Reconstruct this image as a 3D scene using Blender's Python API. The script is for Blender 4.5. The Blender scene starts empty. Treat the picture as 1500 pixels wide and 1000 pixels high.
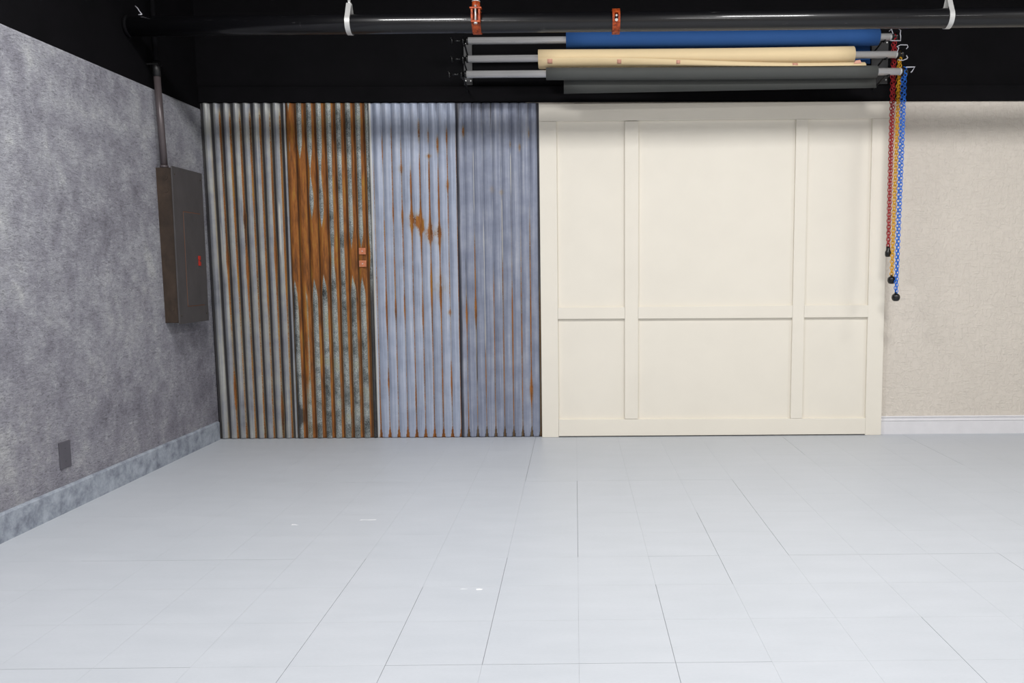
import bpy, bmesh, math, random
import numpy as np
from mathutils import Vector, Matrix
random.seed(7)
S = bpy.context.scene
COL = S.collection

# ------------------------------------------------------------------ camera
cam_d = bpy.data.cameras.new('camera')
cam = bpy.data.objects.new('camera', cam_d); COL.objects.link(cam)
cam_d.sensor_width = 36.0
cam_d.lens = 1135.65 / 1500 * 36
cam_d.shift_x = -(854.22 - 750) / 1500
cam_d.clip_start = 0.05
R_ = Vector((0.99993147, -0.01064024, -0.00488274))
U_ = Vector((0.00583141, 0.09103456, 0.99583066))
F_ = Vector((0.01015138, 0.99579089, -0.09109037))
m = Matrix((R_, U_, -F_)).transposed().to_4x4()
m.translation = Vector((2.6514, -5.7143, 1.2326))
cam.matrix_world = m
S.camera = cam

# ------------------------------------------------------------------ world, lamps, exposure
w = bpy.data.worlds.new('world'); S.world = w; w.use_nodes = True
w.node_tree.nodes['Background'].inputs[0].default_value = (0.75, 0.85, 1.0, 1)
w.node_tree.nodes['Background'].inputs[1].default_value = 0.02
S.view_settings.view_transform = 'Standard'
S.view_settings.look = 'None'
S.view_settings.exposure = 0.0
S.view_settings.gamma = 1.0
S.view_settings.use_curve_mapping = False


def lamp(x, y, z, sx, sy, e, col=(1.0, 0.99, 0.985)):
    d = bpy.data.lights.new('ceiling_lamp_light', 'AREA')
    d.shape = 'RECTANGLE'; d.size = sx; d.size_y = sy; d.energy = e; d.color = col
    o = bpy.data.objects.new('ceiling_lamp_light', d); COL.objects.link(o)
    o.location = (x, y, z)
    return o


for lx, ly, e in ((1.30, -3.0, 98), (4.35, -3.0, 95), (7.3, -3.0, 58),
                  (1.2, -5.9, 50), (4.2, -5.9, 57), (7.2, -5.9, 30),
                  (1.5, -8.4, 60), (5.0, -8.4, 60)):
    lamp(lx, ly, 3.95, 0.75, 0.6, e)

# ------------------------------------------------------------------ helpers


def link(o, parent=None):
    COL.objects.link(o)
    if parent is not None:
        o.parent = parent
    return o


def tag(o, label=None, cat=None, group=None, kind=None):
    if label: o['label'] = label
    if cat: o['category'] = cat
    if group: o['group'] = group
    if kind: o['kind'] = kind
    return o


def empty(name, loc, label=None, cat=None, group=None):
    o = bpy.data.objects.new(name, None); COL.objects.link(o)
    o.location = loc; o.empty_display_size = 0.1
    return tag(o, label, cat, group)


class MB:
    """collects shapes given in world coordinates"""

    def __init__(s):
        s.v = []; s.f = []; s.sm = []

    def add(s, vs, fs, smooth=False):
        n = len(s.v); s.v += [tuple(p) for p in vs]
        s.f += [tuple(i + n for i in f) for f in fs]; s.sm += [smooth] * len(fs)

    def box(s, x0, x1, y0, y1, z0, z1):
        vs = [(x, y, z) for x in (x0, x1) for y in (y0, y1) for z in (z0, z1)]
        s.add(vs, [(0, 1, 3, 2), (4, 6, 7, 5), (0, 4, 5, 1), (2, 3, 7, 6), (0, 2, 6, 4), (1, 5, 7, 3)])
        return s

    def tube(s, pts, r, n=10, closed=False, caps=True, flat=None):
        """round tube along pts; r may be a list; flat=(a,b) makes an elliptic section"""
        P = [Vector(p) for p in pts]; N = len(P)
        rr = r if isinstance(r, (list, tuple)) else [r] * N
        rings = []; prev = None
        for i in range(N):
            if closed: t = (P[(i + 1) % N] - P[i - 1])
            else: t = (P[min(i + 1, N - 1)] - P[max(i - 1, 0)])
            t.normalize()
            if prev is None:
                a = Vector((0, 0, 1)) if abs(t.z) < 0.9 else Vector((0, 1, 0))
                u = t.cross(a).normalized()
            else:
                u = (prev - t * prev.dot(t)).normalized()
            prev = u; v_ = t.cross(u)
            rings.append([P[i] + rr[i] * (math.cos(k * 2 * math.pi / n) * u + math.sin(k * 2 * math.pi / n) * v_) for k in range(n)])
        vs = [p for ring in rings for p in ring]; fs = []
        M = N if closed else N - 1
        for i in range(M):
            a = i * n; b = ((i + 1) % N) * n
            for k in range(n):
                k2 = (k + 1) % n
                fs.append((a + k, a + k2, b + k2, b + k))
        s.add(vs, fs, True)
        if caps and not closed:
            base = len(s.v) - N * n
            s.f.append(tuple(base + k for k in reversed(range(n)))); s.sm.append(False)
            s.f.append(tuple(base + (N - 1) * n + k for k in range(n))); s.sm.append(False)
        return s

    def sweep(s, sec, path, closed=True, caps=True, smooth=False):
        """sec: list of closed section outlines, one per station (already world points)"""
        n = len(sec[0]); vs = [p for ring in sec for p in ring]; fs = []
        for i in range(len(sec) - 1):
            for k in range(n):
                k2 = (k + 1) % n
                fs.append((i * n + k, i * n + k2, (i + 1) * n + k2, (i + 1) * n + k))
        s.add(vs, fs, smooth)
        if caps:
            base = len(s.v) - len(vs)
            s.f.append(tuple(base + k for k in reversed(range(n)))); s.sm.append(False)
            s.f.append(tuple(base + (len(sec) - 1) * n + k for k in range(n))); s.sm.append(False)
        return s

    def build(s, name, mat, parent=None, bevel=0, origin=None, solid=0):
        me = bpy.data.meshes.new(name)
        off = Vector(origin) if origin is not None else (parent_world(parent) if parent is not None else Vector((0, 0, 0)))
        me.from_pydata([tuple(Vector(p) - off) for p in s.v], [], s.f)
        bm = bmesh.new(); bm.from_mesh(me); bmesh.ops.recalc_face_normals(bm, faces=bm.faces); bm.to_mesh(me); bm.free()
        for p, q in zip(me.polygons, s.sm): p.use_smooth = q
        me.materials.append(mat)
        o = bpy.data.objects.new(name, me)
        if parent is None: o.location = off
        else: o.location = off - parent_world(parent)
        link(o, parent)
        if bevel:
            b = o.modifiers.new('bevel', 'BEVEL'); b.width = bevel; b.segments = 2; b.limit_method = 'ANGLE'
        if solid:
            b = o.modifiers.new('solid', 'SOLIDIFY'); b.thickness = solid; b.offset = 0
        return o


def parent_world(p):
    v = Vector((0, 0, 0))
    while p is not None:
        v += Vector(p.location); p = p.parent
    return v


# ------------------------------------------------------------------ materials
class NT:
    def __init__(s, name):
        s.m = bpy.data.materials.new(name); s.m.use_nodes = True
        s.t = s.m.node_tree; s.N = s.t.nodes; s.L = s.t.links
        s.b = s.N['Principled BSDF']
        s.geo = s.N.new('ShaderNodeNewGeometry')

    def n(s, typ, **kw):
        o = s.N.new(typ)
        for k, v in kw.items(): setattr(o, k, v)
        return o

    def put(s, sock, v):
        if isinstance(v, bpy.types.NodeSocket): s.L.new(v, sock)
        elif isinstance(v, (tuple, list)) and len(v) == 3 and sock.type == 'RGBA': sock.default_value = (*v, 1)
        else: sock.default_value = v

    def pos(s, scale=(1, 1, 1), obj=False):
        mp = s.n('ShaderNodeMapping'); mp.inputs['Scale'].default_value = scale
        if obj: src = s.n('ShaderNodeTexCoord').outputs['Object']
        else: src = s.geo.outputs['Position']
        s.L.new(src, mp.inputs['Vector']); return mp.outputs[0]

    def noise(s, vec, scale, detail=4, rough=0.55, dist=0.0):
        o = s.n('ShaderNodeTexNoise'); s.L.new(vec, o.inputs['Vector'])
        o.inputs['Scale'].default_value = scale; o.inputs['Detail'].default_value = detail
        o.inputs['Roughness'].default_value = rough; o.inputs['Distortion'].default_value = dist
        return o.outputs['Fac']

    def ramp(s, fac, stops, interp='LINEAR'):
        o = s.n('ShaderNodeValToRGB'); o.color_ramp.interpolation = interp
        e = o.color_ramp.elements
        while len(e) < len(stops): e.new(0.5)
        for el, (p, c) in zip(e, stops):
            el.position = p; el.color = (*c, 1) if isinstance(c, tuple) else (c, c, c, 1)
        s.L.new(fac, o.inputs[0]); return o.outputs[0]

    def math(s, op, a, b=0.0, c=0.0, clamp=False):
        o = s.n('ShaderNodeMath', operation=op); o.use_clamp = clamp
        s.put(o.inputs[0], a); s.put(o.inputs[1], b)
        if len(o.inputs) > 2: s.put(o.inputs[2], c)
        return o.outputs[0]

    def smooth(s, v, lo, hi):
        o = s.n('ShaderNodeMapRange', interpolation_type='SMOOTHSTEP')
        s.put(o.inputs[0], v); o.inputs[1].default_value = lo; o.inputs[2].default_value = hi
        return o.outputs[0]

    def mix(s, fac, a, b, mode='MIX'):
        o = s.n('ShaderNodeMix', data_type='RGBA', blend_type=mode)
        s.put(o.inputs[0], fac); s.put(o.inputs[6], a); s.put(o.inputs[7], b)
        return o.outputs[2]

    def attr(s, name):
        o = s.n('ShaderNodeAttribute'); o.attribute_name = name
        sp = s.n('ShaderNodeSeparateColor'); s.L.new(o.outputs['Color'], sp.inputs[0])
        return sp.outputs[0], sp.outputs[1], sp.outputs[2]

    def bump(s, h, strength=0.3, dist=0.01):
        o = s.n('ShaderNodeBump'); o.inputs['Strength'].default_value = strength
        o.inputs['Distance'].default_value = dist
        s.L.new(h, o.inputs['Height']); s.L.new(o.outputs[0], s.b.inputs['Normal'])

    def done(s, col, rough=0.6, metal=0.0, spec=0.5):
        s.put(s.b.inputs['Base Color'], col); s.put(s.b.inputs['Roughness'], rough)
        s.put(s.b.inputs['Metallic'], metal); s.b.inputs['Specular IOR Level'].default_value = spec
        return s.m


def lin(r, g, b):
    f = lambda c: (c / 255 / 12.92) if c <= 10 else ((c / 255 + 0.055) / 1.055) ** 2.4
    return (f(r), f(g), f(b))


def plain(name, c, rough=0.5, metal=0.0, spec=0.5, var=0.06, scale=14):
    t = NT(name)
    n = t.noise(t.pos(), scale, 4)
    k = t.ramp(n, [(0.25, 1 - var), (0.75, 1.0)])
    return t.done(t.mix(1.0, c, k, 'MULTIPLY'), rough, metal, spec)


def mat_plaster():
    t = NT('grey_mottled_plaster')
    p = t.pos()
    big = t.noise(p, 1.6, 5, 0.6, 0.15)
    midn = t.noise(t.pos((1, 1, 0.75)), 8.5, 7, 0.68, 0.2)
    a = t.math('ADD', t.math('MULTIPLY', big, 0.5), t.math('MULTIPLY', midn, 0.5))
    c = t.ramp(a, [(0.35, lin(122, 121, 130)), (0.46, lin(148, 148, 157)), (0.55, lin(166, 167, 174)), (0.65, lin(190, 192, 193))])
    # trowel strokes: fine short ridges catching pale wash, dark in the pits
    st = t.noise(t.pos((1, 0.8, 2.2)), 38, 5, 0.7, 0.6)
    st2 = t.noise(t.pos((1, 0.9, 1.8)), 105, 4, 0.72, 0.3)
    mixst = t.math('ADD', t.math('MULTIPLY', st, 0.55), t.math('MULTIPLY', st2, 0.45))
    c = t.mix(0.8, c, t.ramp(mixst, [(0.38, 0.42), (0.46, 0.84), (0.52, 1.0), (0.60, 1.2)]), 'MULTIPLY')
    sp = t.math('MULTIPLY', t.smooth(mixst, 0.54, 0.66), t.smooth(midn, 0.42, 0.62))
    c = t.mix(t.math('MULTIPLY', sp, 0.6), c, lin(208, 210, 208))
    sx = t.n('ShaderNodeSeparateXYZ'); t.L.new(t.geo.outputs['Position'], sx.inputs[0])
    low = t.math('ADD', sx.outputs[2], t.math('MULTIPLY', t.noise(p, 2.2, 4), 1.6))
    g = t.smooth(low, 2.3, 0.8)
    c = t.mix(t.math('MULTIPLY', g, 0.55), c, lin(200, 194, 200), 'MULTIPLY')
    h = t.math('ADD', t.math('MULTIPLY', mixst, 1.2), t.math('MULTIPLY', midn, 0.6))
    t.bump(h, 0.9, 0.009)
    return t.done(c, 0.55, 0, 0.35)


def mat_baseboard_grey():
    t = NT('blue_grey_sponged_paint')
    a = t.noise(t.pos((1, 1, 1.0)), 14, 7, 0.7, 0.2)
    c = t.ramp(a, [(0.34, lin(112, 117, 130)), (0.48, lin(144, 151, 162)), (0.66, lin(170, 177, 187))])
    t.bump(a, 0.15, 0.003)
    return t.done(c, 0.5, 0, 0.4)


def mat_corrugated(kind):
    t = NT('corrugated_metal_' + kind)
    R, G, B = t.attr('wear_shade')
    p = t.pos()
    streak = t.noise(t.pos((55, 1, 1.1)), 1.0, 6, 0.62)
    streak2 = t.noise(t.pos((160, 1, 2.2)), 1.0, 5, 0.7)
    speck = t.noise(p, 150, 3, 0.7)
    patch = t.noise(p, 6.5, 5, 0.6)
    speck = t.noise(p, 190, 4, 0.75) if kind == 'rusty' else speck
    if kind == 'rusty':
        base = t.ramp(t.math('ADD', t.math('MULTIPLY', patch, 0.45), t.math('MULTIPLY', speck, 0.55)),
                      [(0.38, lin(40, 42, 42)), (0.46, lin(108, 113, 112)), (0.53, lin(158, 163, 162)), (0.62, lin(206, 210, 208))])
        base = t.mix(t.smooth(patch, 0.52, 0.7), base, t.mix(0.6, base, lin(168, 168, 120), 'MULTIPLY'))
    elif kind == 'ribbed':
        base = t.ramp(t.math('ADD', t.math('MULTIPLY', patch, 0.4), t.math('MULTIPLY', streak, 0.6)),
                      [(0.32, lin(104, 107, 116)), (0.46, lin(142, 145, 152)), (0.56, lin(162, 163, 160)), (0.70, lin(190, 193, 194))])
    elif kind == 'light':
        base = t.ramp(t.math('ADD', t.math('MULTIPLY', patch, 0.35), t.math('MULTIPLY', streak, 0.65)),
                      [(0.32, lin(134, 142, 160)), (0.5, lin(164, 173, 193)), (0.68, lin(192, 198, 212))])
    else:
        base = t.ramp(t.math('ADD', t.math('MULTIPLY', patch, 0.4), t.math('MULTIPLY', streak, 0.6)),
                      [(0.32, lin(112, 118, 136)), (0.5, lin(142, 149, 168)), (0.68, lin(176, 180, 192))])
    base = t.mix(0.35, base, t.ramp(streak2, [(0.35, 0.55), (0.6, 1.0)]), 'MULTIPLY')
    # grey-black grime, together with shade painted into the valleys
    gj = t.math('ADD', G, t.math('MULTIPLY', t.math('SUBTRACT', streak2, 0.5), 0.9))
    gm = t.smooth(gj, 0.25, 0.85)
    base = t.mix(t.math('MULTIPLY', gm, 0.88), base, lin(46, 43, 44))
    # rust
    rn = t.noise(t.pos((30, 1, 3)), 1.0, 6, 0.7)
    rust = t.ramp(rn, [(0.32, lin(66, 40, 20)), (0.44, lin(118, 70, 27)), (0.54, lin(148, 90, 36)), (0.66, lin(158, 118, 46))])
    rj = t.math('ADD', R, t.math('MULTIPLY', t.math('SUBTRACT', speck, 0.5), 1.1))
    rj = t.math('ADD', rj, t.math('MULTIPLY', t.math('SUBTRACT', rn, 0.5), 0.7))
    rm = t.smooth(rj, 0.34, 0.66)
    c = t.mix(rm, base, rust)
    c = t.mix(t.math('MULTIPLY', t.math('MULTIPLY', gm, rm), 0.7), c, lin(40, 26, 16))  # grime and painted valley shade carried over the rust
    film = t.smooth(R, 0.02, 0.5)
    c = t.mix(t.math('MULTIPLY', film, t.math('MULTIPLY', t.math('SUBTRACT', 1.0, rm), 0.45)), c, lin(158, 132, 66))
    # pale lime streaks and ochre film
    bj = t.math('ADD', B, t.math('MULTIPLY', t.math('SUBTRACT', streak2, 0.5), 0.8))
    c = t.mix(t.math('MULTIPLY', t.smooth(bj, 0.35, 0.8), 0.8), c, lin(206, 204, 196))
    rough = t.math('ADD', 0.42, t.math('MULTIPLY', rm, 0.35))
    t.bump(t.math('ADD', speck, t.math('MULTIPLY', streak2, 0.5)), 0.2, 0.001)
    return t.done(c, rough, t.math('MULTIPLY', t.math('SUBTRACT', 1.0, rm), 0.25), 0.4)


def mat_cream():
    t = NT('cream_satin_paint')
    n = t.noise(t.pos(), 3, 4); f = t.noise(t.pos(), 220, 3, 0.6)
    c = t.mix(1.0, lin(235, 229, 216), t.ramp(n, [(0.3, 0.965), (0.7, 1.0)]), 'MULTIPLY')
    t.bump(f, 0.08, 0.001)
    return t.done(c, 0.42, 0, 0.4)


def mat_wallpaper():
    t = NT('beige_trowelled_wall')
    a = t.noise(t.pos((1.5, 1, 0.9)), 20, 5, 0.6, 0.7)
    b = t.noise(t.pos((0.35, 1, 2.4)), 30, 4, 0.6, 0.3)
    d = t.noise(t.pos((2.6, 1, 0.25)), 26, 4, 0.6, 0.2)
    h = t.math('ADD', t.smooth(a, 0.46, 0.6), t.math('MULTIPLY', t.smooth(b, 0.52, 0.64), 0.7))
    h = t.math('ADD', h, t.math('MULTIPLY', t.smooth(d, 0.54, 0.64), 0.6))
    c = t.mix(1.0, lin(217, 209, 198), t.ramp(t.noise(t.pos(), 2.5, 4), [(0.3, 0.96), (0.7, 1.0)]), 'MULTIPLY')
    t.bump(h, 0.5, 0.004)
    return t.done(c, 0.45, 0, 0.4)


def mat_floor():
    t = NT('grey_floor_paint')
    p = t.pos()
    big = t.noise(p, 0.7, 4); med = t.noise(t.pos((0.5, 2.0, 1)), 6, 5, 0.6); fine = t.noise(t.pos((1, 3, 1)), 60, 4, 0.6)
    a = t.math('ADD', t.math('MULTIPLY', big, 0.5), t.math('MULTIPLY', med, 0.5))
    c = t.ramp(a, [(0.3, lin(179, 184, 190)), (0.7, lin(190, 194, 200))])
    c = t.mix(0.25, c, t.ramp(fine, [(0.35, 0.9), (0.6, 1.0)]), 'MULTIPLY')
    scr = t.noise(t.pos((1, 1, 1)), 9, 6, 0.75, 0.4)
    c = t.mix(t.math('MULTIPLY', t.smooth(scr, 0.66, 0.78), 0.35), c, lin(140, 144, 148))
    t.bump(t.math('ADD', med, t.math('MULTIPLY', fine, 0.3)), 0.06, 0.002)
    r = t.math('ADD', 0.36, t.math('MULTIPLY', med, 0.16))
    return t.done(c, r, 0, 0.4)


def mat_pipe():
    t = NT('black_lacquered_pipe')
    sc = t.noise(t.pos((3.0, 40, 40)), 1.6, 6, 0.75, 0.6)
    sc2 = t.noise(t.pos((14, 3, 3)), 3.0, 6, 0.8, 1.2)
    m_ = t.math('MAXIMUM', t.smooth(sc, 0.64, 0.76), t.math('MULTIPLY', t.smooth(sc2, 0.66, 0.74), 0.8))
    c = t.mix(t.math('MULTIPLY', m_, 0.5), lin(15, 15, 18), lin(150, 148, 150))
    r = t.math('ADD', 0.27, t.math('MULTIPLY', m_, 0.3))
    t.bump(sc, 0.05, 0.001)
    t.b.inputs['Coat Weight'].default_value = 0.55; t.put(t.b.inputs['Coat Roughness'], t.math('ADD', 0.07, t.math('MULTIPLY', m_, 0.25)))
    return t.done(c, t.math('ADD', r, 0.1), 0.1, 0.3)


def mat_black_wall():
    t = NT('flat_black_paint')
    n = t.noise(t.pos(), 3.5, 6, 0.7)
    sm = t.noise(t.pos((1, 1, 0.5)), 11, 6, 0.8, 0.5)
    c = t.ramp(n, [(0.3, lin(9, 9, 11)), (0.7, lin(15, 14, 17))])
    c = t.mix(t.math('MULTIPLY', t.smooth(sm, 0.68, 0.8), 0.15), c, lin(60, 58, 60))
    return t.done(c, 0.75, 0, 0.08)


def mat_box(name, c0, c1, rust):
    t = NT(name)
    n = t.noise(t.pos((1, 1, 0.6)), 9, 6, 0.7)
    c = t.ramp(n, [(0.3, c0), (0.7, c1)])
    s_ = t.noise(t.pos((6, 6, 1.5)), 8, 6, 0.75)
    c = t.mix(t.math('MULTIPLY', t.smooth(s_, 0.64, 0.76), rust), c, lin(140, 78, 42))
    return t.done(c, 0.5, 0.1, 0.4)


def mat_tube():
    t = NT('brushed_aluminium')
    n = t.noise(t.pos((0.8, 60, 60)), 2.0, 4)
    c = t.mix(1.0, lin(230, 229, 229), t.ramp(n, [(0.3, 0.9), (0.7, 1.0)]), 'MULTIPLY')
    return t.done(c, t.math('ADD', 0.2, t.math('MULTIPLY', n, 0.12)), 0.4, 0.6)


def mat_clamp():
    t = NT('orange_red_primer')
    n = t.noise(t.pos(), 60, 5, 0.7)
    c = t.ramp(n, [(0.35, lin(104, 40, 16)), (0.5, lin(170, 70, 28)), (0.65, lin(194, 90, 40))])
    return t.done(c, 0.45, 0.1, 0.4)


M = dict(
    plaster=mat_plaster(), basegrey=mat_baseboard_grey(), ribbed=mat_corrugated('ribbed'),
    rusty=mat_corrugated('rusty'), light=mat_corrugated('light'), slate=mat_corrugated('slate'),
    cream=mat_cream(), paper_wall=mat_wallpaper(), floor=mat_floor(), pipe=mat_pipe(), black=mat_black_wall(),
    joint=plain('dark_joint', lin(128, 131, 136), 0.8), white=plain('white_gloss_trim', lin(226, 225, 228), 0.35),
    boxside=mat_box('brown_box_side', lin(50, 42, 36), lin(76, 62, 52), 0.35),
    boxface=mat_box('dark_grey_box_face', lin(70, 68, 69), lin(82, 79, 80), 0.12),
    boxseam=plain('rusty_seam', lin(120, 74, 46), 0.7), red=plain('red_latch_paint', lin(176, 40, 26), 0.4),
    conduit=plain('taupe_conduit', lin(88, 80, 82), 0.38, 0.2), tube=mat_tube(),
    blackplastic=plain('black_plastic', lin(17, 17, 18), 0.3), blackmetal=plain('black_bracket', lin(26, 26, 28), 0.45),
    greyplate=plain('grey_bracket_plate', lin(48, 48, 50), 0.5), galv=plain('galvanised_band', lin(214, 214, 212), 0.38, 0.3, var=0.12),
    clamp=mat_clamp(), blue=plain('blue_paper', lin(30, 80, 142), 0.8, var=0.04), creampaper=plain('cream_paper', lin(247, 222, 176), 0.8, var=0.03),
    greypaper=plain('dark_grey_paper', lin(82, 84, 82), 0.8, var=0.04), pink=plain('pink_tape', lin(236, 176, 152), 0.6),
    wireg=plain('pale_wire', lin(196, 196, 204), 0.4, 0.2), chred=plain('red_plastic', lin(176, 22, 34), 0.4),
    chyel=plain('yellow_plastic', lin(236, 176, 14), 0.4), chblue=plain('blue_plastic', lin(30, 118, 226), 0.4),
    copper=plain('scuffed_copper', lin(226, 142, 104), 0.42, 0.35, var=0.35, scale=70), cover=plain('dark_grey_cover', lin(88, 86, 94), 0.6, var=0.2),
    speckw=plain('white_paint_chip', lin(248, 248, 250), 0.5), bolt=plain('zinc_bolt', lin(222, 222, 220), 0.3, 0.4),
    backwall=plain('off_white_wall', lin(205, 200, 192), 0.7),
)

# ------------------------------------------------------------------ structure
XR, YF, ZC, ZT = 8.4, -9.8, 4.2, 2.438


def struct(mb, name, mat, **k):
    return tag(mb.build(name, mat, **k), kind='structure')


floor = struct(MB().box(-0.2, XR, YF, 0.15, -0.15, -0.0022), 'floor', M['joint'])
struct(MB().box(-0.2, XR + 0.1, YF - 0.1, 0.15, ZC, ZC + 0.1), 'ceiling', M['black'])
struct(MB().box(2.3, XR, 0.0, 0.15, -0.0022, ZT), 'wall_back', M['paper_wall'])
struct(MB().box(-0.2, 2.3, 0.0, 0.15, -0.0022, ZT), 'wall_back_left', M['black'])
struct(MB().box(-0.2, XR, 0.0, 0.15, ZT, ZC), 'wall_back_upper', M['black'])
ledge = struct(MB().box(-0.03, XR, -0.016, 0.0, ZT + 0.002, ZT + 0.113), 'trim_1', M['black'], bevel=0.003)
# the grey side wall leans out very slightly at the top
mb = MB()
zt = 2.397
sec = lambda y: [(0.0, y, -0.0022), (-0.024, y, zt - 0.012), (-0.032, y, zt), (-0.2, y, zt), (-0.2, y, -0.0022)]
mb.sweep([sec(YF), sec(0.0)], None)
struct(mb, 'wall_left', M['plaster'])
struct(MB().box(-0.2, -0.042, YF, 0.0, zt, ZC), 'wall_left_upper', M['black'])
struct(MB().box(XR, XR + 0.1, YF, 0.15, -0.15, ZC), 'wall_right', M['backwall'])
struct(MB().box(-0.2, XR + 0.1, YF - 0.1, YF, -0.15, ZC), 'wall_front', M['backwall'])
# baseboards
mb = MB()
prof = [(0.0, 0.0), (0.016, 0.0), (0.016, 0.126), (0.010, 0.134), (-0.001, 0.136)]
mb.sweep([[(px, y, pz) for px, pz in prof] for y in (YF, -0.028)], None)
struct(mb, 'baseboard_left', M['basegrey'])
mb = MB()
prof = [(0.0, 0.0), (-0.015, 0.0), (-0.015, 0.1), (-0.019, 0.103), (-0.019, 0.107), (-0.012, 0.111), (-0.012, 0.124),
        (-0.017, 0.128), (-0.017, 0.133), (-0.009, 0.137), (0.0, 0.137)]
mb.sweep([[(x, py, pz) for py, pz in prof] for x in (4.935, XR)], None)
struct(mb, 'baseboard_back', M['white'])

# floor tiles: one-foot squares, painted over; joints mostly filled, a few open
FT = 0.3048; OX = 0.219; OY = -0.0214
r3 = Matrix((R_, U_, F_))


def project(p):
    d = r3 @ (Vector(p) - cam.matrix_world.translation if False else Vector(p) - Vector((2.6514, -5.7143, 1.2326)))
    if d.z < 0.05: return None
    return 854.22 + 1135.65 * d.x / d.z, 500 - 1135.65 * d.y / d.z


# open joints (column line i at X=OX+i*FT / row line j at Y=OY-j*FT)
openX = {}   # (i, j-range)
openX_seg = [(7, 0, 4), (11, 4, 8), (14, 8, 10), (7, 8, 11), (5, 8, 12), (6, 9, 12), (13, 0, 2), (10, 6, 9), (12, 10, 12), (9, 9, 12), (8, 4, 8), (16, 0, 3)]
openY_seg = [(4, 7, 11), (8, 11, 14), (8, 9, 10), (11, 6, 10), (4, 2, 5), (8, 1, 4), (12, 9, 13), (11, 2, 4)]


def widX(i, j):
    for a, j0, j1 in openX_seg:
        if a == i and j0 <= j < j1: return 0.0008
    return 0.0002


def widY(j, i):
    for a, i0, i1 in openY_seg:
        if a == j and i0 <= i < i1: return 0.0008
    return 0.0002


cache = {}; field = MB(); ntile = 0
ZTL = 0.0
for i in range(-1, 27):
    for j in range(-1, 33):
        x0, x1 = OX + i * FT, OX + (i + 1) * FT
        y1, y0 = OY - j * FT, OY - (j + 1) * FT
        l, r = widX(i, j), widX(i + 1, j); b_, f_ = widY(j, i), widY(j + 1, i)
        X0, X1 = max(x0 + l, 0.0), min(x1 - r, XR); Y0, Y1 = max(y0 + f_, YF), min(y1 - b_, 0.0)
        if X1 - X0 < 0.01 or Y1 - Y0 < 0.005: continue
        vis = False
        for px in (X0, (X0 + X1) / 2, X1):
            for py in (Y0, (Y0 + Y1) / 2, Y1):
                q = project((px, py, 0))
                if q and -5 < q[0] < 1505 and q[1] < 1005: vis = True
        if not vis:
            field.box(X0, X1, Y0, Y1, -0.002, ZTL); continue
        key = (round(X1 - X0, 4), round(Y1 - Y0, 4))
        if key not in cache:
            me = bpy.data.meshes.new('tile'); t_ = MB().box(0, X1 - X0, 0, Y1 - Y0, -0.002, 0)
            me.from_pydata(t_.v, [], t_.f); me.materials.append(M['floor'])
            bm = bmesh.new(); bm.from_mesh(me); bmesh.ops.recalc_face_normals(bm, faces=bm.faces); bm.to_mesh(me); bm.free()
            cache[key] = me
        o = bpy.data.objects.new('tile', cache[key]); o.location = (X0, Y0, ZTL); link(o, floor); ntile += 1
print('TILES', ntile)
tag(field.build('tile_field', M['floor'], floor), kind='stuff')
# dried white paint chips on the floor
for cx, cy, pts in ((1.611, -1.94, [(-.04, .0), (-.02, .006), (.01, .003), (.04, .006), (.042, .012), (.0, .010), (-.035, .012)]),
                    (1.27, -2.0, [(-.012, -.006), (.0, .0), (.025, -.008), (.004, .006), (-.014, .008)]),
                    (2.27, -2.795, [(-.008, -.006), (.008, -.004), (.016, .002), (.004, .008), (-.01, .006)]),
                    (2.215, -2.79, [(-.02, -.001), (.0, .0), (.012, .0015), (-.01, .003)])):
    mb = MB(); n = len(pts)
    mb.add([(cx + a, cy + b, 0.0) for a, b in pts] + [(cx + a * .9, cy + b * .9, 0.0006) for a, b in pts],
           [tuple(range(n, 2 * n)), tuple(reversed(range(n)))] + [(k, (k + 1) % n, n + (k + 1) % n, n + k) for k in range(n)])
    o = mb.build('paint_chip', M['speckw'], floor); o['label'] = 'small white paint chip'

# ------------------------------------------------------------------ corrugated sheets
rng = np.random.RandomState(3)


def vnoise(x, y, sx, sy, seed, octs=4):
    out = 0; amp = 1; tot = 0
    for o in range(octs):
        g = np.random.RandomState(seed + o * 17).rand(97, 97)
        u = x * sx * 2 ** o; v = y * sy * 2 ** o
        iu = np.floor(u).astype(int); iv = np.floor(v).astype(int); fu = u - iu; fv = v - iv
        fu = fu * fu * (3 - 2 * fu); fv = fv * fv * (3 - 2 * fv)
        a = g[iu % 97, iv % 97]; b = g[(iu + 1) % 97, iv % 97]; c = g[iu % 97, (iv + 1) % 97]; d = g[(iu + 1) % 97, (iv + 1) % 97]
        out = out + amp * ((a * (1 - fu) + b * fu) * (1 - fv) + (c * (1 - fu) + d * fu) * fv); tot += amp; amp *= 0.55
    return out / tot


def sstep(v, a, b):
    t_ = np.clip((v - a) / (b - a), 0, 1); return t_ * t_ * (3 - 2 * t_)


def band(z, a, b, soft=0.06):
    return sstep(z, a - soft, a + soft) * (1 - sstep(z, b - soft, b + soft))


def gauss(v, c, s): return np.exp(-((v - c) / s) ** 2)


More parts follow.
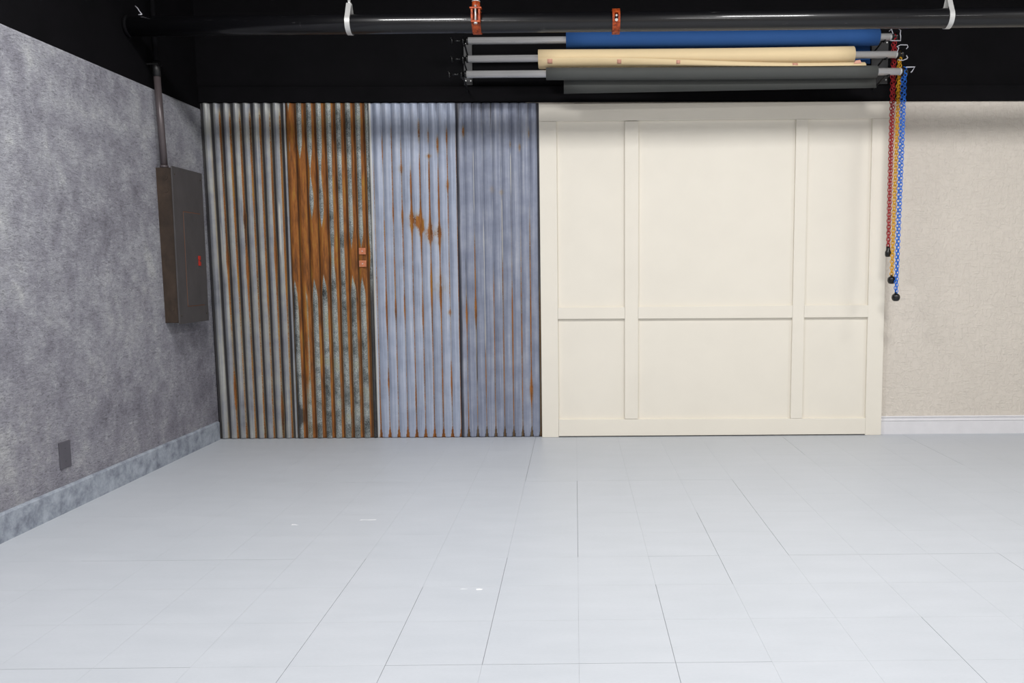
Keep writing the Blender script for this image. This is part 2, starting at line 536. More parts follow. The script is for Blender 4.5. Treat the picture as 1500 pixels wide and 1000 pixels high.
def sheet(x0, x1, xv, pitch, ztop, mat, label, kind, lean=0.0, yb=-0.013, nper=15):
    W = x1 - x0; nx = int(W / pitch * nper); nz = 230
    xs = np.linspace(x0, x1, nx + 1); zs = np.linspace(0.0015, ztop, nz + 1)
    X, Z = np.meshgrid(xs, zs)
    ph = (X - xv) / pitch                      # integer = valley
    d = np.abs(ph - np.round(ph))              # 0 valley .. 0.5 ridge
    side = ph - np.round(ph)                   # <0: left of the valley
    if kind in ('ribbed', 'rusty'):
        prof = 0.5 - 0.5 * np.cos(2 * np.pi * ph); amp = 0.016
    else:
        prof = np.abs(np.sin(np.pi * ph)) ** 0.75; amp = 0.013
    # flat side lap at both ends
    e = np.minimum(X - x0, x1 - X); lap = sstep(e, 0.0, 0.012)
    Y = yb + 0.005 - amp * prof * lap - 0.004 * (1 - lap)
    Xl = X + lean * (Z / ztop) * (1 - (X - x0) / W)
    n = vnoise(X, Z, 30, 3, 11); n2 = vnoise(X, Z, 15, 1.6, 51); n3 = vnoise(X, Z, 40, 30, 91)
    idx = np.round(ph).astype(int); ridx = np.floor(ph).astype(int)  # ridx: ridge between valley ridx and ridx+1
    R = np.zeros_like(X); G = np.zeros_like(X); B = np.zeros_like(X)  # R rust, G grime plus painted valley shade, B pale streaks
    pv = lambda k, seed: np.random.RandomState(seed + 7 * int(k)).rand()
    if kind == 'ribbed':
        G += 1.35 * gauss(side, 0.07, 0.15) * (0.7 + 0.45 * n2)
        G += 0.75 * gauss(side, 0.25, 0.12) * n2 + 0.25 * gauss(side, -0.2, 0.1)
        rl = np.zeros_like(X)
        for k in range(-1, 10):
            s_ = (idx == k); ii = vnoise(X * 0 + k * 3.1, Z, 1, 1.7, 300 + k)
            rl += s_ * (0.42 + 0.95 * ii) * (0.35 if k < 1 else 1)
        R += rl * gauss(side, -0.12, 0.085) * sstep(Z, 2.44, 2.3) * (0.75 + 0.5 * band(Z, 1.1, 2.3, .3))
        R += 0.5 * gauss(side, -0.04, 0.12) * sstep(Z, 0.2, 0.02) * n
        for k, zc, s_ in ((1, 1.33, .06), (3, 1.25, .08), (3, 1.62, .04), (6, 1.35, .1), (1, 0.35, .12), (6, 0.2, .1)):
            R += 1.0 * (idx == k) * gauss(side, -0.08, 0.14) * gauss(Z, zc, s_)
        G += 0.7 * (idx == 3) * gauss(side, -0.1, 0.15) * gauss(Z, 1.6, 0.05) + 0.8 * (idx == 6) * gauss(side, 0, 0.2) * gauss(Z, 0.08, 0.09)
        B += 0.95 * gauss(side, 0.5, 0.12) * (ridx == 0) * band(Z, 1.25, 1.58, .1) + 0.8 * gauss(np.abs(side), 0.5, 0.14) * (ridx == 6) * band(Z, 1.35, 1.75, .1)
        B += 0.35 * gauss(np.abs(side), 0.42, 0.1) * n2
        G += 0.45 * sstep(Z, ztop - 0.12, ztop) * n
    elif kind == 'rusty':
        wv = 0.22 + 0.05 * (n2 - 0.5) + 0.05 * band(Z, 1.2, 2.1, .3)
        G += 1.25 * gauss(side, 0.10, 0.12) * (0.55 + 0.7 * n)
        runs = {-1: [(2.15, 2.44, .8), (1.15, 2.08, 1)], 0: [(1.15, 2.06, 1)], 1: [(1.15, 1.62, .9), (1.88, 2.02, .6)], 2: [(1.18, 1.56, 1), (1.9, 2.0, .4)],
                5: [(1.2, 1.43, .9)], 6: [(1.18, 1.40, 1)], 7: [(1.28, 1.42, .5)], 3: [(1.22, 1.4, .25)]}
        for k, rs in runs.items():
            for a, b, s_ in rs:
                wv = wv + 0.42 * s_ * (ridx == k) * band(Z + 0.10 * (n2 - .5), a, b, 0.13)
        R += 1.05 * sstep(d, wv + 0.05, wv - 0.05)
        R -= 0.4 * sstep(Z, 0.9, 0.2) * sstep(d, 0.12, 0.3)
        R *= 1 - 0.35 * sstep(Z, 1.15, 0.7) * (ridx > 2)
        G += 0.6 * sstep(Z, ztop - 0.3, ztop) * n + 0.8 * gauss(X, x0 + 0.012, 0.02) * sstep(Z, 1.5, 1.0) * n * 1.6
        G += 1.2 * gauss(X, x0 + 0.035, 0.03) * gauss(Z, 0.17, 0.06) + 0.9 * gauss(X, x1 - 0.01, 0.03) * sstep(Z, 1.5, .9)
        R += 1.1 * gauss(X, x0 + 0.07 + 0.02 * (1.2 - Z), 0.03) * sstep(Z, 1.25, 1.1) * (1 - 0.4 * sstep(Z, .6, .2))
    else:
        lightk = kind == 'light'
        for k in range(-1, 11):
            s_ = (idx == k)
            ii = vnoise(X * 0 + k * 5.7, Z, 1, 2.1, 500 + k + (0 if lightk else 40), 4)
            top = (2.3 - 0.35 * pv(k, 900)) if lightk else (1.75 - 0.9 * pv(k, 930))
            w_ = 0.032 + 0.05 * ii ** 2 + (0.02 if lightk else 0)
            R += s_ * gauss(side, 0.0, w_) * (0.22 + 1.15 * ii) * sstep(Z, top + .15, top - .15) * (1.0 if lightk else 0.85)
            B += s_ * gauss(side, 0.06 if lightk else 0.02, 0.04) * (0.6 if lightk else (1.15 if 0 < k < 6 else 0.5)) * sstep(ii, 0.68, 0.38) * sstep(Z, 0.3, 0.8) * sstep(Z, ztop, ztop - .3)
            G += s_ * gauss(side, -0.05, 0.045) * 0.6 * (0.4 + 0.6 * n)
        # triangles painted at each valley foot for open cusps: rust or gap shade
        wtri = 0.21 * np.clip(1 - Z / 0.085, 0, 1)
        tri = (d < wtri).astype(float) * (Z < 0.085)
        if lightk:
            R += 1.3 * tri; G += 0.2 * tri
        else:
            G += 1.6 * tri; B *= 1 - tri; R += 0.15 * tri
        if lightk:
            for k, zc, sz, sw, s_ in ((0, 2.12, .1, .04, .8), (2, 1.97, .03, .3, .5), (4, 2.24, .07, .14, .9), (5, 2.2, .06, .1, .6), (5, 2.06, .015, .35, .6),
                                      (6, 2.14, .06, .16, .9), (7, 2.2, .05, .1, .8), (4, 1.6, .1, .14, .8), (3, 1.6, .08, .18, .9), (4, 1.57, .05, .33, .9),
                                      (5, 1.53, .08, .2, 1.), (6, 1.75, .16, .1, .6), (6, 1.50, .08, .16, .8), (7, 1.85, .04, .26, .5), (2, 1.62, .06, .14, .7),
                                      (3, 1.83, .1, .1, .5), (1, 1.66, .05, .1, .5), (1, .95, .06, .14, .7), (0, .95, .15, .1, .6), (4, .92, .12, .1, .8),
                                      (2, .98, .1, .1, .7), (5, 1.12, .12, .1, .8), (6, 1.06, .1, .1, .8), (7, .93, .02, .3, .5), (0, .42, .08, .1, .7), (7, .4, .12, .1, .8), (3, .3, .1, .1, .6)):
                R += 0.95 * s_ * (idx == k) * gauss(side, 0, sw) * gauss(Z, zc, sz) * (0.5 + 1.0 * n3)
            R += 0.75 * gauss(X, 1.268 + 3.5 * pitch, 0.05) * gauss(Z, 1.60, 0.05) * n3 * 1.5
            R += 0.6 * gauss(X, 1.268 + 5.2 * pitch, 0.09) * gauss(Z, 1.50, 0.07) * n3 * 1.3 + 0.5 * gauss(X, 1.268 + 6 * pitch, 0.06) * gauss(Z, 1.12, 0.12) * n3
            B += 0.9 * gauss(X, x0 + 0.006, 0.016) * (0.4 + n) + 0.3 * gauss(np.abs(side), 0.3, 0.1) * n2
            R += 0.8 * gauss(X, x0 + 0.008, 0.012) * band(Z, 0.95, 1.25, .08) * n
        else:
            for k, zc, sz, sw, s_ in ((0, 2.23, .04, .14, .8), (3, 1.82, .03, .3, .35), (4, 1.8, .02, .3, .4), (5, 2.14, .03, .1, .5), (6, 2.12, .03, .15, .6), (7, 2.22, .04, .1, .7), (1, .95, .1, .14, .9),
                                      (0, .92, .1, .12, .8), (7, .35, .08, .2, .9), (7, 1.45, .25, .06, .6), (5, .95, .6, .05, .7), (6, .95, .6, .06, .8), (7, .9, .4, .05, .7)):
                R += 0.9 * s_ * (idx == k) * gauss(side, 0, sw) * gauss(Z, zc, sz) * (0.5 + n3)
            G += 0.75 * gauss(X, x0 + 0.005, 0.022) * (0.5 + n) + 0.6 * gauss(X, x1 - 0.004, 0.012)
            G += 0.9 * (idx == 0) * gauss(side, 0.05, 0.1) * band(Z, 1.0, 1.35, .1) * n + 0.8 * (idx == 1) * gauss(side, 0.05, 0.06) * band(Z, .4, .95, .05)
            G += 0.25 * n2
        G += 0.5 * sstep(Z, ztop - 0.22, ztop) * n2
    co = np.stack([Xl - x0, Y, Z], -1).reshape(-1, 3)
    nX = nx + 1
    I = np.arange(nz)[:, None] * nX + np.arange(nx)[None, :]
    quads = np.stack([I, I + 1, I + 1 + nX, I + nX], -1).reshape(-1, 4)
    me = bpy.data.meshes.new('corrugated_sheet')
    me.vertices.add(len(co)); me.vertices.foreach_set('co', co.ravel())
    me.loops.add(quads.size); me.loops.foreach_set('vertex_index', quads.ravel())
    me.polygons.add(len(quads)); me.polygons.foreach_set('loop_start', np.arange(0, quads.size, 4))
    me.polygons.foreach_set('loop_total', np.full(len(quads), 4)); me.update(); me.validate()
    at = me.color_attributes.new('wear_shade', 'FLOAT_COLOR', 'POINT')
    cc = np.stack([R, G, B, np.ones_like(R)], -1).reshape(-1, 4); cc = np.clip(cc, 0, 1.5)
    at.data.foreach_set('color', cc.ravel().astype(np.float32))
    me.polygons.foreach_set('use_smooth', np.ones(len(quads), bool))
    me.materials.append(mat)
    o = bpy.data.objects.new('corrugated_sheet', me); o.location = (x0, 0, 0.0); link(o)
    md = o.modifiers.new('solid', 'SOLIDIFY'); md.thickness = 0.0012; md.offset = -1
    return tag(o, label, 'metal sheet', 'corrugated sheets on the back wall')


sheet(0.010, 0.5855, 0.078, 0.0677, 2.436, M['ribbed'], 'grey ribbed corrugated metal sheet in the corner, right next to the electrical box', 'ribbed', lean=-0.032)
sheet(0.5860, 1.1750, 0.645, 0.0700, 2.434, M['rusty'], 'heavily rusted orange-brown corrugated metal sheet holding two copper plates', 'rusty', yb=-0.0145)
sheet(1.1755, 1.8000, 1.269, 0.0664, 2.433, M['light'], 'pale blue-grey corrugated metal sheet with rust spots, right of the heavily rusted sheet', 'light')
sheet(1.8005, 2.398, 1.855, 0.0671, 2.432, M['slate'], 'slate grey corrugated metal sheet with thin pale lines, against the cream panel', 'slate', yb=-0.0145)

# two copper plates on the rusted sheet
for z0, z1, x0, x1, lab in ((1.357, 1.404, 1.084, 1.133, 'small square copper plate on the rusted sheet, upper of the two'),
                            (1.267, 1.313, 1.083, 1.135, 'small square copper plate on the rusted sheet, lower of the two')):
    p = empty('copper_plate', ((x0 + x1) / 2, -0.026, z0), lab, 'plate', 'copper plates on the rusted sheet')
    mb = MB().box(x0, x1, -0.0335, -0.0262, z0, z1)
    mb.build('plate', M['copper'], p, bevel=0.002)
    mb = MB().tube([((x0 + x1) / 2, -0.0335, (z0 + z1) / 2), ((x0 + x1) / 2, -0.036, (z0 + z1) / 2)], 0.004, 10)
    mb.build('screw', M['bolt'], p)

# ------------------------------------------------------------------ cream panelled backdrop
bd = empty('panelled_backdrop', (2.402, -0.021, 0.0), 'large cream painted board and batten backdrop panel standing against the back wall', 'wall panel')
YB, YFp = -0.022, -0.041
mb = MB().box(2.404, 4.922, YB, -0.004, 0.006, 2.42); mb.build('backing_board', M['cream'], bd)
zt_l, zt_r = 2.418, 2.431


def board(name, x0, x1, z0, z1, z1r=None, z0r=None, x0t=None, x1t=None):
    z1r = z1 if z1r is None else z1r; z0r = z0 if z0r is None else z0r
    x0t = x0 if x0t is None else x0t; x1t = x1 if x1t is None else x1t
    o = MB()
    vs = []
    for y in (YFp, YB):
        vs += [(x0, y, z0), (x1, y, z0r), (x1t, y, z1r), (x0t, y, z1)]
    o.add(vs, [(0, 1, 2, 3), (7, 6, 5, 4), (0, 4, 5, 1), (1, 5, 6, 2), (2, 6, 7, 3), (3, 7, 4, 0)])
    return o.build(name, M['cream'], bd, bevel=0.0012)


board('stile', 2.402, 2.5245, 0.001, 2.296, x0t=2.400)
board('stile', 4.809, 4.928, 0.001, 2.3105, x0t=4.798, x1t=4.918)
board('rail', 2.400, 4.918, 2.2975, zt_l, zt_r, 2.3120)
board('rail', 2.5255, 4.808, 0.0085, 0.134, 0.128)
board('stile', 3.016, 3.1135, 0.135, 2.2965)
board('stile', 4.249, 4.334, 0.131, 2.3075)
board('rail', 2.5255, 3.015, 0.880, 0.9645)
board('rail', 3.1145, 4.248, 0.8795, 0.966, 0.970)
board('rail', 4.335, 4.8045, 0.881, 0.970)

# ------------------------------------------------------------------ electrical box on the side wall
eb = empty('electrical_box', (0.0, -0.465, 0.905), 'tall dark grey electrical breaker box with a red latch on the grey plaster wall', 'electrical box')
MB().box(-0.022, 0.079, -0.660, -0.275, 0.906, 1.900).build('body', M['boxside'], eb, bevel=0.003)
MB().box(0.0795, 0.0875, -0.668, -0.266, 0.898, 1.910).build('cover', M['boxface'], eb, bevel=0.002)
door = MB().box(0.0872, 0.0902, -0.550, -0.322, 1.012, 1.628).build('door', M['boxface'], eb, bevel=0.001)
sm = MB()
for a in ((-0.554, -0.550, 1.008, 1.632), (-0.322, -0.3195, 1.008, 1.632), (-0.554, -0.3195, 1.628, 1.632), (-0.554, -0.3195, 1.008, 1.0115)):
    sm.box(0.0872, 0.0882, a[0], a[1], a[2], a[3])
sm.build('door_seam', M['boxseam'], eb)
lt = MB()
lt.box(0.0902, 0.098, -0.387, -0.361, 1.318, 1.345); lt.box(0.0902, 0.098, -0.387, -0.361, 1.278, 1.305)
lt.box(0.0902, 0.094, -0.384, -0.364, 1.300, 1.325)
o = lt.build('latch', M['red'], door, bevel=0.002); o['label'] = 'small red latch'
sc = MB()
for z in (1.86, 0.95):
    for y in (-0.64, -0.295):
        MB().tube([(0.0873, y, z), (0.0895, y, z)], 0.005, 8).build('screw', M['boxside'], eb)
for z in (1.76, 1.0, 1.84):
    MB().tube([(0.04, -0.6598, z), (0.04, -0.6625, z)], 0.016, 16).build('knockout', M['boxside'], eb)

# conduit rising out of the box
cd = empty('conduit', (0.024, -0.635, 1.9), 'vertical taupe and black conduit rising from the electrical box', 'conduit')
MB().tube([(0.024, -0.635, 1.9015), (0.008, -0.635, 2.475)], 0.0205, 18).build('lower_pipe', M['conduit'], cd)
MB().tube([(0.008, -0.635, 2.47), (0.006, -0.635, 2.56)], 0.0235, 18).build('coupling', M['blackmetal'], cd)
MB().tube([(0.006, -0.635, 2.56), (-0.012, -0.635, 4.19)], 0.0175, 16).build('upper_pipe', M['black'], cd)
MB().tube([(0.024, -0.635, 1.9012), (0.024, -0.635, 1.916)], 0.026, 18).build('lock_nut', M['conduit'], cd)
MB().box(-0.041, 0.028, -0.660, -0.610, 2.538, 2.548).build('strap', M['blackmetal'], cd)

# blank cover low on the side wall
oc = empty('outlet_cover', (0.0, -1.733, 0.225), 'blank dark grey outlet cover low on the grey plaster wall', 'outlet cover')
MB().box(-0.008, 0.004, -1.776, -1.690, 0.226, 0.364).build('plate', M['cover'], oc, bevel=0.002)
for z in (0.262, 0.328):
    MB().tube([(0.004, -1.733, z), (0.0055, -1.733, z)], 0.0035, 8).build('screw', M['cover'], oc)

# ------------------------------------------------------------------ big overhead pipe
YP = -0.85
PZ = lambda x: 2.712 + 0.0085 * x
op = empty('overhead_pipe', (-0.04, YP, PZ(0)), 'thick glossy black pipe running under the ceiling across the whole room', 'pipe')
MB().tube([(-0.040, YP, PZ(-0.04)), (1.5, YP, PZ(1.5)), (3.5, YP, PZ(3.5)), (5.5, YP, PZ(5.5)), (XR - 0.002, YP, PZ(XR))], 0.0572, 48).build('pipe', M['pipe'], op)
MB().tube([(-0.0395, YP, PZ(0)), (-0.018, YP, PZ(0))], 0.066, 32).build('flange', M['black'], op)


def ring_band(mb, x, z, r0, r1, w, a0=0, a1=360, n=40, yc=YP):
    """flat band around the pipe between angles (deg, 0 = towards the room, 90 = up)"""
    secs = []
    full = abs(a1 - a0) >= 359.9
    for k in range(n + 1):
        a = math.radians(a0 + (a1 - a0) * k / n)
        c, s_ = math.cos(a), math.sin(a)
        secs.append([(x - w / 2, yc - r0 * c, z + r0 * s_), (x + w / 2, yc - r0 * c, z + r0 * s_),
                     (x + w / 2, yc - r1 * c, z + r1 * s_), (x - w / 2, yc - r1 * c, z + r1 * s_)])
    mb.sweep(secs, None, caps=not full, smooth=False)


def loop_hanger(x, label):
    z = PZ(x)
    h = empty('pipe_hanger', (x, YP, z), label, 'pipe hanger', 'pale band hangers on the overhead pipe')
    mb = MB(); apex = z + 0.122; r = 0.0595; w = 0.03; th = 0.003
    pts = []
    tang = 38
    for k in range(33):
        a = math.radians(tang - (180 + 2 * tang) * k / 32)
        pts.append((YP - r * math.cos(a), z + r * math.sin(a)))
    pts = [(YP - 0.006, apex)] + pts + [(YP + 0.006, apex)]
    secs = []
    for i, (y, zz) in enumerate(pts):
        a = Vector(pts[max(i - 1, 0)]); b = Vector(pts[min(i + 1, len(pts) - 1)])
        t_ = (b - a).normalized(); nrm = Vector((t_.y, -t_.x))
        if (Vector((y, zz)) - Vector((YP, z))).dot(nrm) < 0: nrm = -nrm
        q = Vector((y, zz)) + nrm * th
        secs.append([(x - w / 2, y, zz), (x + w / 2, y, zz), (x + w / 2, q.x, q.y), (x - w / 2, q.x, q.y)])
    mb.sweep(secs, None)
    mb.build('band', M['galv'], h)
    MB().tube([(x, YP, apex - 0.012), (x, YP, apex + 0.02)], 0.009, 6).build('nut', M['bolt'], h)
    MB().tube([(x, YP, apex + 0.02), (x, YP, ZC - 0.001)], 0.0045, 8).build('rod', M['galv'], h)


loop_hanger(1.297, 'pale galvanised band hanger around the overhead pipe, left one, above the corrugated sheets')
loop_hanger(4.935, 'pale galvanised band hanger around the overhead pipe, right one, above the beige wall')

# orange clamp with rod
x = 2.068; z = PZ(x)
cl = empty('pipe_clamp', (x, YP, z), 'orange pipe clamp with long bolt, hanging from a rod above the silver tubes', 'pipe clamp', 'orange clamps on the overhead pipe')
mb = MB(); ring_band(mb, x, z, 0.0578, 0.066, 0.052, 0, 360, 44); mb.build('band', M['clamp'], cl)
mb = MB()
mb.box(x - 0.034, x + 0.036, YP - 0.088, YP - 0.055, z + 0.058, z + 0.068)
mb.box(x - 0.028, x + 0.028, YP - 0.088, YP - 0.060, z - 0.020, z - 0.010)
mb.box(x - 0.028, x - 0.016, YP - 0.085, YP - 0.055, z - 0.010, z + 0.058)
mb.box(x + 0.016, x + 0.028, YP - 0.085, YP - 0.055, z - 0.010, z + 0.058)
mb.build('yoke', M['clamp'], cl, bevel=0.002)
mb = MB(); mb.tube([(x, YP - 0.045, z + 0.066), (x, YP - 0.045, z + 0.085), (x, YP - 0.045, z + 0.108)], [0.029, 0.025, 0.024], 20)
mb.build('boss', M['clamp'], cl)
MB().tube([(x, YP - 0.045, z + 0.108), (x, YP - 0.045, z + 0.113)], 0.025, 20).build('washer', M['bolt'], cl)
MB().tube([(x, YP - 0.045, z + 0.113), (x, YP - 0.045, ZC - 0.001)], 0.009, 10).build('rod', M['galv'], cl)
MB().tube([(x, YP - 0.082, z - 0.028), (x, YP - 0.082, z + 0.078)], 0.0055, 8).build('bolt', M['bolt'], cl)
MB().tube([(x, YP - 0.082, z - 0.030), (x, YP - 0.082, z - 0.0205)], 0.011, 6).build('nut', M['bolt'], cl)
# plain orange strap clamp
x = 2.909; z = PZ(x)
cl = empty('pipe_clamp', (x, YP, z), 'plain orange strap clamp with a bolted oval slot, in front of the blue paper roll', 'pipe clamp', 'orange clamps on the overhead pipe')
mb = MB()
for a0, a1, w0 in ((-172, -6, 0.046), (28, 180, 0.046)):
    ring_band(mb, x, z, 0.0578, 0.0735, w0, a0, a1, 26)
for sx in (-1, 1):
    ring_band(mb, x + sx * 0.0165, z, 0.0578, 0.0735, 0.013, -6, 28, 8)
mb.build('band', M['clamp'], cl)
MB().tube([(x, YP - 0.056, z + 0.012), (x, YP - 0.084, z + 0.012)], 0.006, 6).build('bolt', M['bolt'], cl)
MB().tube([(x, YP - 0.0735, z - 0.012), (x, YP - 0.078, z - 0.013)], 0.009, 8).build('nut', M['bolt'], cl)
# stray wire end lying on the pipe near the side wall
mb = MB(); mb.tube([(0.012, YP, 2.832), (0.028, YP - .005, 2.818), (0.040, YP - .01, 2.800), (0.056, YP - .012, 2.779)], 0.003, 6)
mb.tube([(0.056, YP - .012, 2.779), (0.036, YP - .015, 2.776)], 0.0035, 6)
tag(mb.build('wire', M['wireg'], origin=(0.05, YP, 2.776)), 'short stray pale wire end sticking up at the left end of the overhead pipe', 'wire')

# ------------------------------------------------------------------ paper roll brackets
ROLL = [  # y, xL, zL, xR, zR
    dict(y=-0.21, xl=1.928, zl=2.808, xr=4.835, zr=2.829),
    dict(y=-0.25, xl=1.931, zl=2.676, xr=4.862, zr=2.700),
    dict(y=-0.30, xl=1.925, zl=2.562, xr=4.875, zr=2.574)]


def bar_z(b, x): return b['zl'] + (b['zr'] - b['zl']) * (x - b['xl']) / (b['xr'] - b['xl'])


def bracket(xc, label, mat, px0, px1):
    h = empty('roll_bracket', (xc, 0.0, 2.54), label, 'wall bracket', 'triple hook brackets for the paper rolls')
    MB().box(px0, px1, -0.022, -0.0165, 2.556, 2.86).build('plate', mat, h, bevel=0.001)
    for b in ROLL:
        z = bar_z(b, max(b['xl'], min(xc, b['xr']))); y = b['y']
        mb = MB()
        secs = []
        path = [(-0.022, z - 0.052), (y * 0.5, z - 0.034), (y + 0.036, z - 0.016)]
        for a in range(0, 11):   # cradle under the hub
            an = math.radians(0 - 125 * a / 10)
            path.append((y + 0.031 * math.cos(an), z + 0.031 * math.sin(an)))
        mb.tube([(xc, p[0], p[1]) for p in path], 0.006, 6)
        mb.build('hook', M['blackmetal'], h)
    for z in (2.585, 2.845):
        for dx in (px0 + 0.012, px1 - 0.012):
            MB().tube([(dx, -0.022, z), (dx, -0.0245, z)], 0.0055, 8).build('screw', M['bolt'], h)


bracket(1.898, 'dark triple hook wall bracket at the left end of the paper rolls', M['greyplate'], 1.868, 1.928)
bracket(4.800, 'dark triple hook wall bracket at the right end of the paper rolls, above the chains', M['blackmetal'], 4.785, 4.905)


def knob(b, xl, parent):
    """expander core: hub, thin stem and disc knob at the left end"""
    y, z = b['y'], b['zl']
    mb = MB()
    X = b['xl']
    mb.tube([(X - 0.001, y, z), (X - 0.014, y, z), (X - 0.016, y, z), (X - 0.028, y, z)], [0.025, 0.025, 0.014, 0.014], 18)
    mb.tube([(X - 0.028, y, z), (X - 0.030, y, z), (X - 0.040, y, z), (X - 0.044, y, z)], [0.014, 0.025, 0.025, 0.008], 18)
    mb.tube([(X - 0.044, y, z), (xl + 0.012, y, z)], 0.0065, 8)
    mb.tube([(xl + 0.016, y, z), (xl + 0.012, y, z), (xl + 0.008, y, z), (xl, y, z)], [0.006, 0.012, 0.025, 0.021], 16)
    mb.tube([(xl + 0.004, y - 0.012, z + 0.012), (xl - 0.002, y - 0.016, z + 0.016)], 0.005, 6)
    return mb.build('expander_knob', M['blackplastic'], parent)


def roll(b, label, x0, x1, r, mat, xl, mid_lift=0.0):
    g = empty('paper_backdrop_roll', (b['xl'], b['y'], b['zl'] - 0.0245), label, 'paper roll', 'backdrop paper rolls under the overhead pipe')
    MB().tube([(b['xl'], b['y'], b['zl']), (b['xr'], b['y'], b['zr'])], 0.0240, 28).build('tube', M['tube'], g)
    mb = MB()
    n = 12
    pts = []; 
    for k in range(n + 1):
        x = x0 + (x1 - x0) * k / n
        sag = -0.010 * math.sin(math.pi * k / n)
        pts.append((x, b['y'], bar_z(b, x) + mid_lift + sag * 0.4))
    mb.tube(pts, r, 40); mb.build('paper', mat, g)
    knob(b, xl, g)
    # rounded end cap with the sprocket and wire guard for the pull chain
    X, z, y = b['xr'], b['zr'], b['y']
    MB().tube([(X, y, z), (X + 0.010, y, z), (X + 0.018, y, z)], [0.0245, 0.0235, 0.014], 20).build('end_cap', M['galv'], g)
    mb = MB(); mb.tube([(X + 0.018, y, z), (X + 0.026, y, z), (X + 0.028, y, z), (X + 0.036, y, z), (X + 0.038, y, z), (X + 0.05, y, z)],
                       [0.030, 0.030, 0.022, 0.022, 0.030, 0.030], 24)
    mb.build('sprocket', M['blackplastic'], g)
    return g


g1 = roll(ROLL[0], 'blue paper backdrop roll, topmost of the three rolls behind the black pipe', 2.600, 4.755, 0.056, M['blue'], 1.811)
g2 = roll(ROLL[1], 'cream paper backdrop roll with pink tape, middle of the three rolls', 2.410, 4.569, 0.061, M['creampaper'], 1.815, -0.004)
g3 = roll(ROLL[2], 'dark grey paper backdrop roll, lowest of the three rolls', 2.464, 4.717, 0.041, M['greypaper'], 1.803)

# loose tails of the paper
def tail(name, mat, parent, rows):
    """rows: list of stations along X, each a list of (x,y,z); a thin sheet"""
    mb = MB(); n = len(rows[0]); vs = [p for r_ in rows for p in r_]
    fs = [(i * n + k, i * n + k + 1, (i + 1) * n + k + 1, (i + 1) * n + k) for i in range(len(rows) - 1) for k in range(n - 1)]
    mb.add(vs, fs, True)
    return mb.build(name, mat, parent, solid=0.0012)


rows = []
for k in range(13):
    f = k / 12; x = 2.603 + (4.722 - 2.603) * f; b = ROLL[0]; zc = bar_z(b, x)
    zb = 2.655 + 0.006 * f
    rows.append([(x, b['y'] + 0.0565, zc + 0.005), (x, b['y'] + 0.0585, zc - 0.03), (x, b['y'] + 0.050, zc - 0.07), (x, b['y'] + 0.045, (zb + zc - 0.07) / 2), (x, b['y'] + 0.04, zb)])
tail('paper_tail', M['blue'], g1, rows)
def cream_tail_pt(f, u):
    """u 0..1 from the back of the roll round underneath to the free front edge; f along X"""
    x = 2.413 + (4.600 - 2.413) * f
    b = ROLL[1]; zc = bar_z(b, x) - 0.004; y = b['y']
    a = math.radians(-130 + 122 * u); L = (y - 0.0648 * math.cos(a), zc + 0.0648 * math.sin(a))
    P = [(-0.205, -0.050), (-0.235, -0.064), (-0.275, -0.080), (-0.315, -0.086), (-0.338, -0.088), (-0.337, -0.077), (-0.326, -0.064)]
    t_ = min(u * 6, 5.9999); q = int(t_); g = t_ - q
    R_p = (P[q][0] * (1 - g) + P[q + 1][0] * g, zc + P[q][1] * (1 - g) + P[q + 1][1] * g)
    w_ = min(1, max(0, (f - 0.12) / 0.75)); w_ = w_ * w_ * (3 - 2 * w_)
    return x + 0.033 * max(0, f * 24 - 23) * (1 - 0.6 * abs(u - 0.7)), L[0] * (1 - w_) + R_p[0] * w_, L[1] * (1 - w_) + R_p[1] * w_


rows = [[cream_tail_pt(k / 24, j / 18) for j in range(19)] for k in range(25)]
tail('paper_tail', M['creampaper'], g2, rows)
for tx, tu, tw in ((2.490, 0.83, 0.034), (2.960, 0.80, 0.028), (3.36, 0.84, 0.026), (4.150, 0.86, 0.036)):
    f0 = (tx - 2.413) / 2.187; df = tw / 2 / 2.187
    rows = []
    for ff in (f0 - df, f0 + df):
        rows.append([(lambda p: (p[0], p[1] - 0.0016, p[2] - 0.0004))(cream_tail_pt(ff, tu + du)) for du in (-0.11, -0.05, 0.0, 0.05, 0.11)])
    tail('tape', M['pink'], g2, rows)
b = ROLL[1]
mb = MB(); zz = bar_z(b, 4.57) - 0.071
mb.add([(4.545, -0.341, zz - 0.010), (4.600, -0.341, zz - 0.006), (4.590, -0.335, zz + 0.016), (4.560, -0.335, zz + 0.012)], [(0, 1, 2, 3)])
mb.build('tape', M['pink'], g2, solid=0.001)
rows = []
for k in range(13):
    f = k / 12; x = 2.583 + (4.729 - 2.583) * f; b = ROLL[2]; zc = bar_z(b, x)
    zb = 2.437 + 0.034 * f
    rows.append([(x, b['y'] + 0.0415, zc + 0.005), (x, b['y'] + 0.0435, zc - 0.02), (x, b['y'] + 0.038, zc - 0.05), (x, b['y'] + 0.03, (zb + zc - 0.05) / 2 - .004), (x, b['y'] + 0.022, zb)])
tail('paper_tail', M['greypaper'], g3, rows)

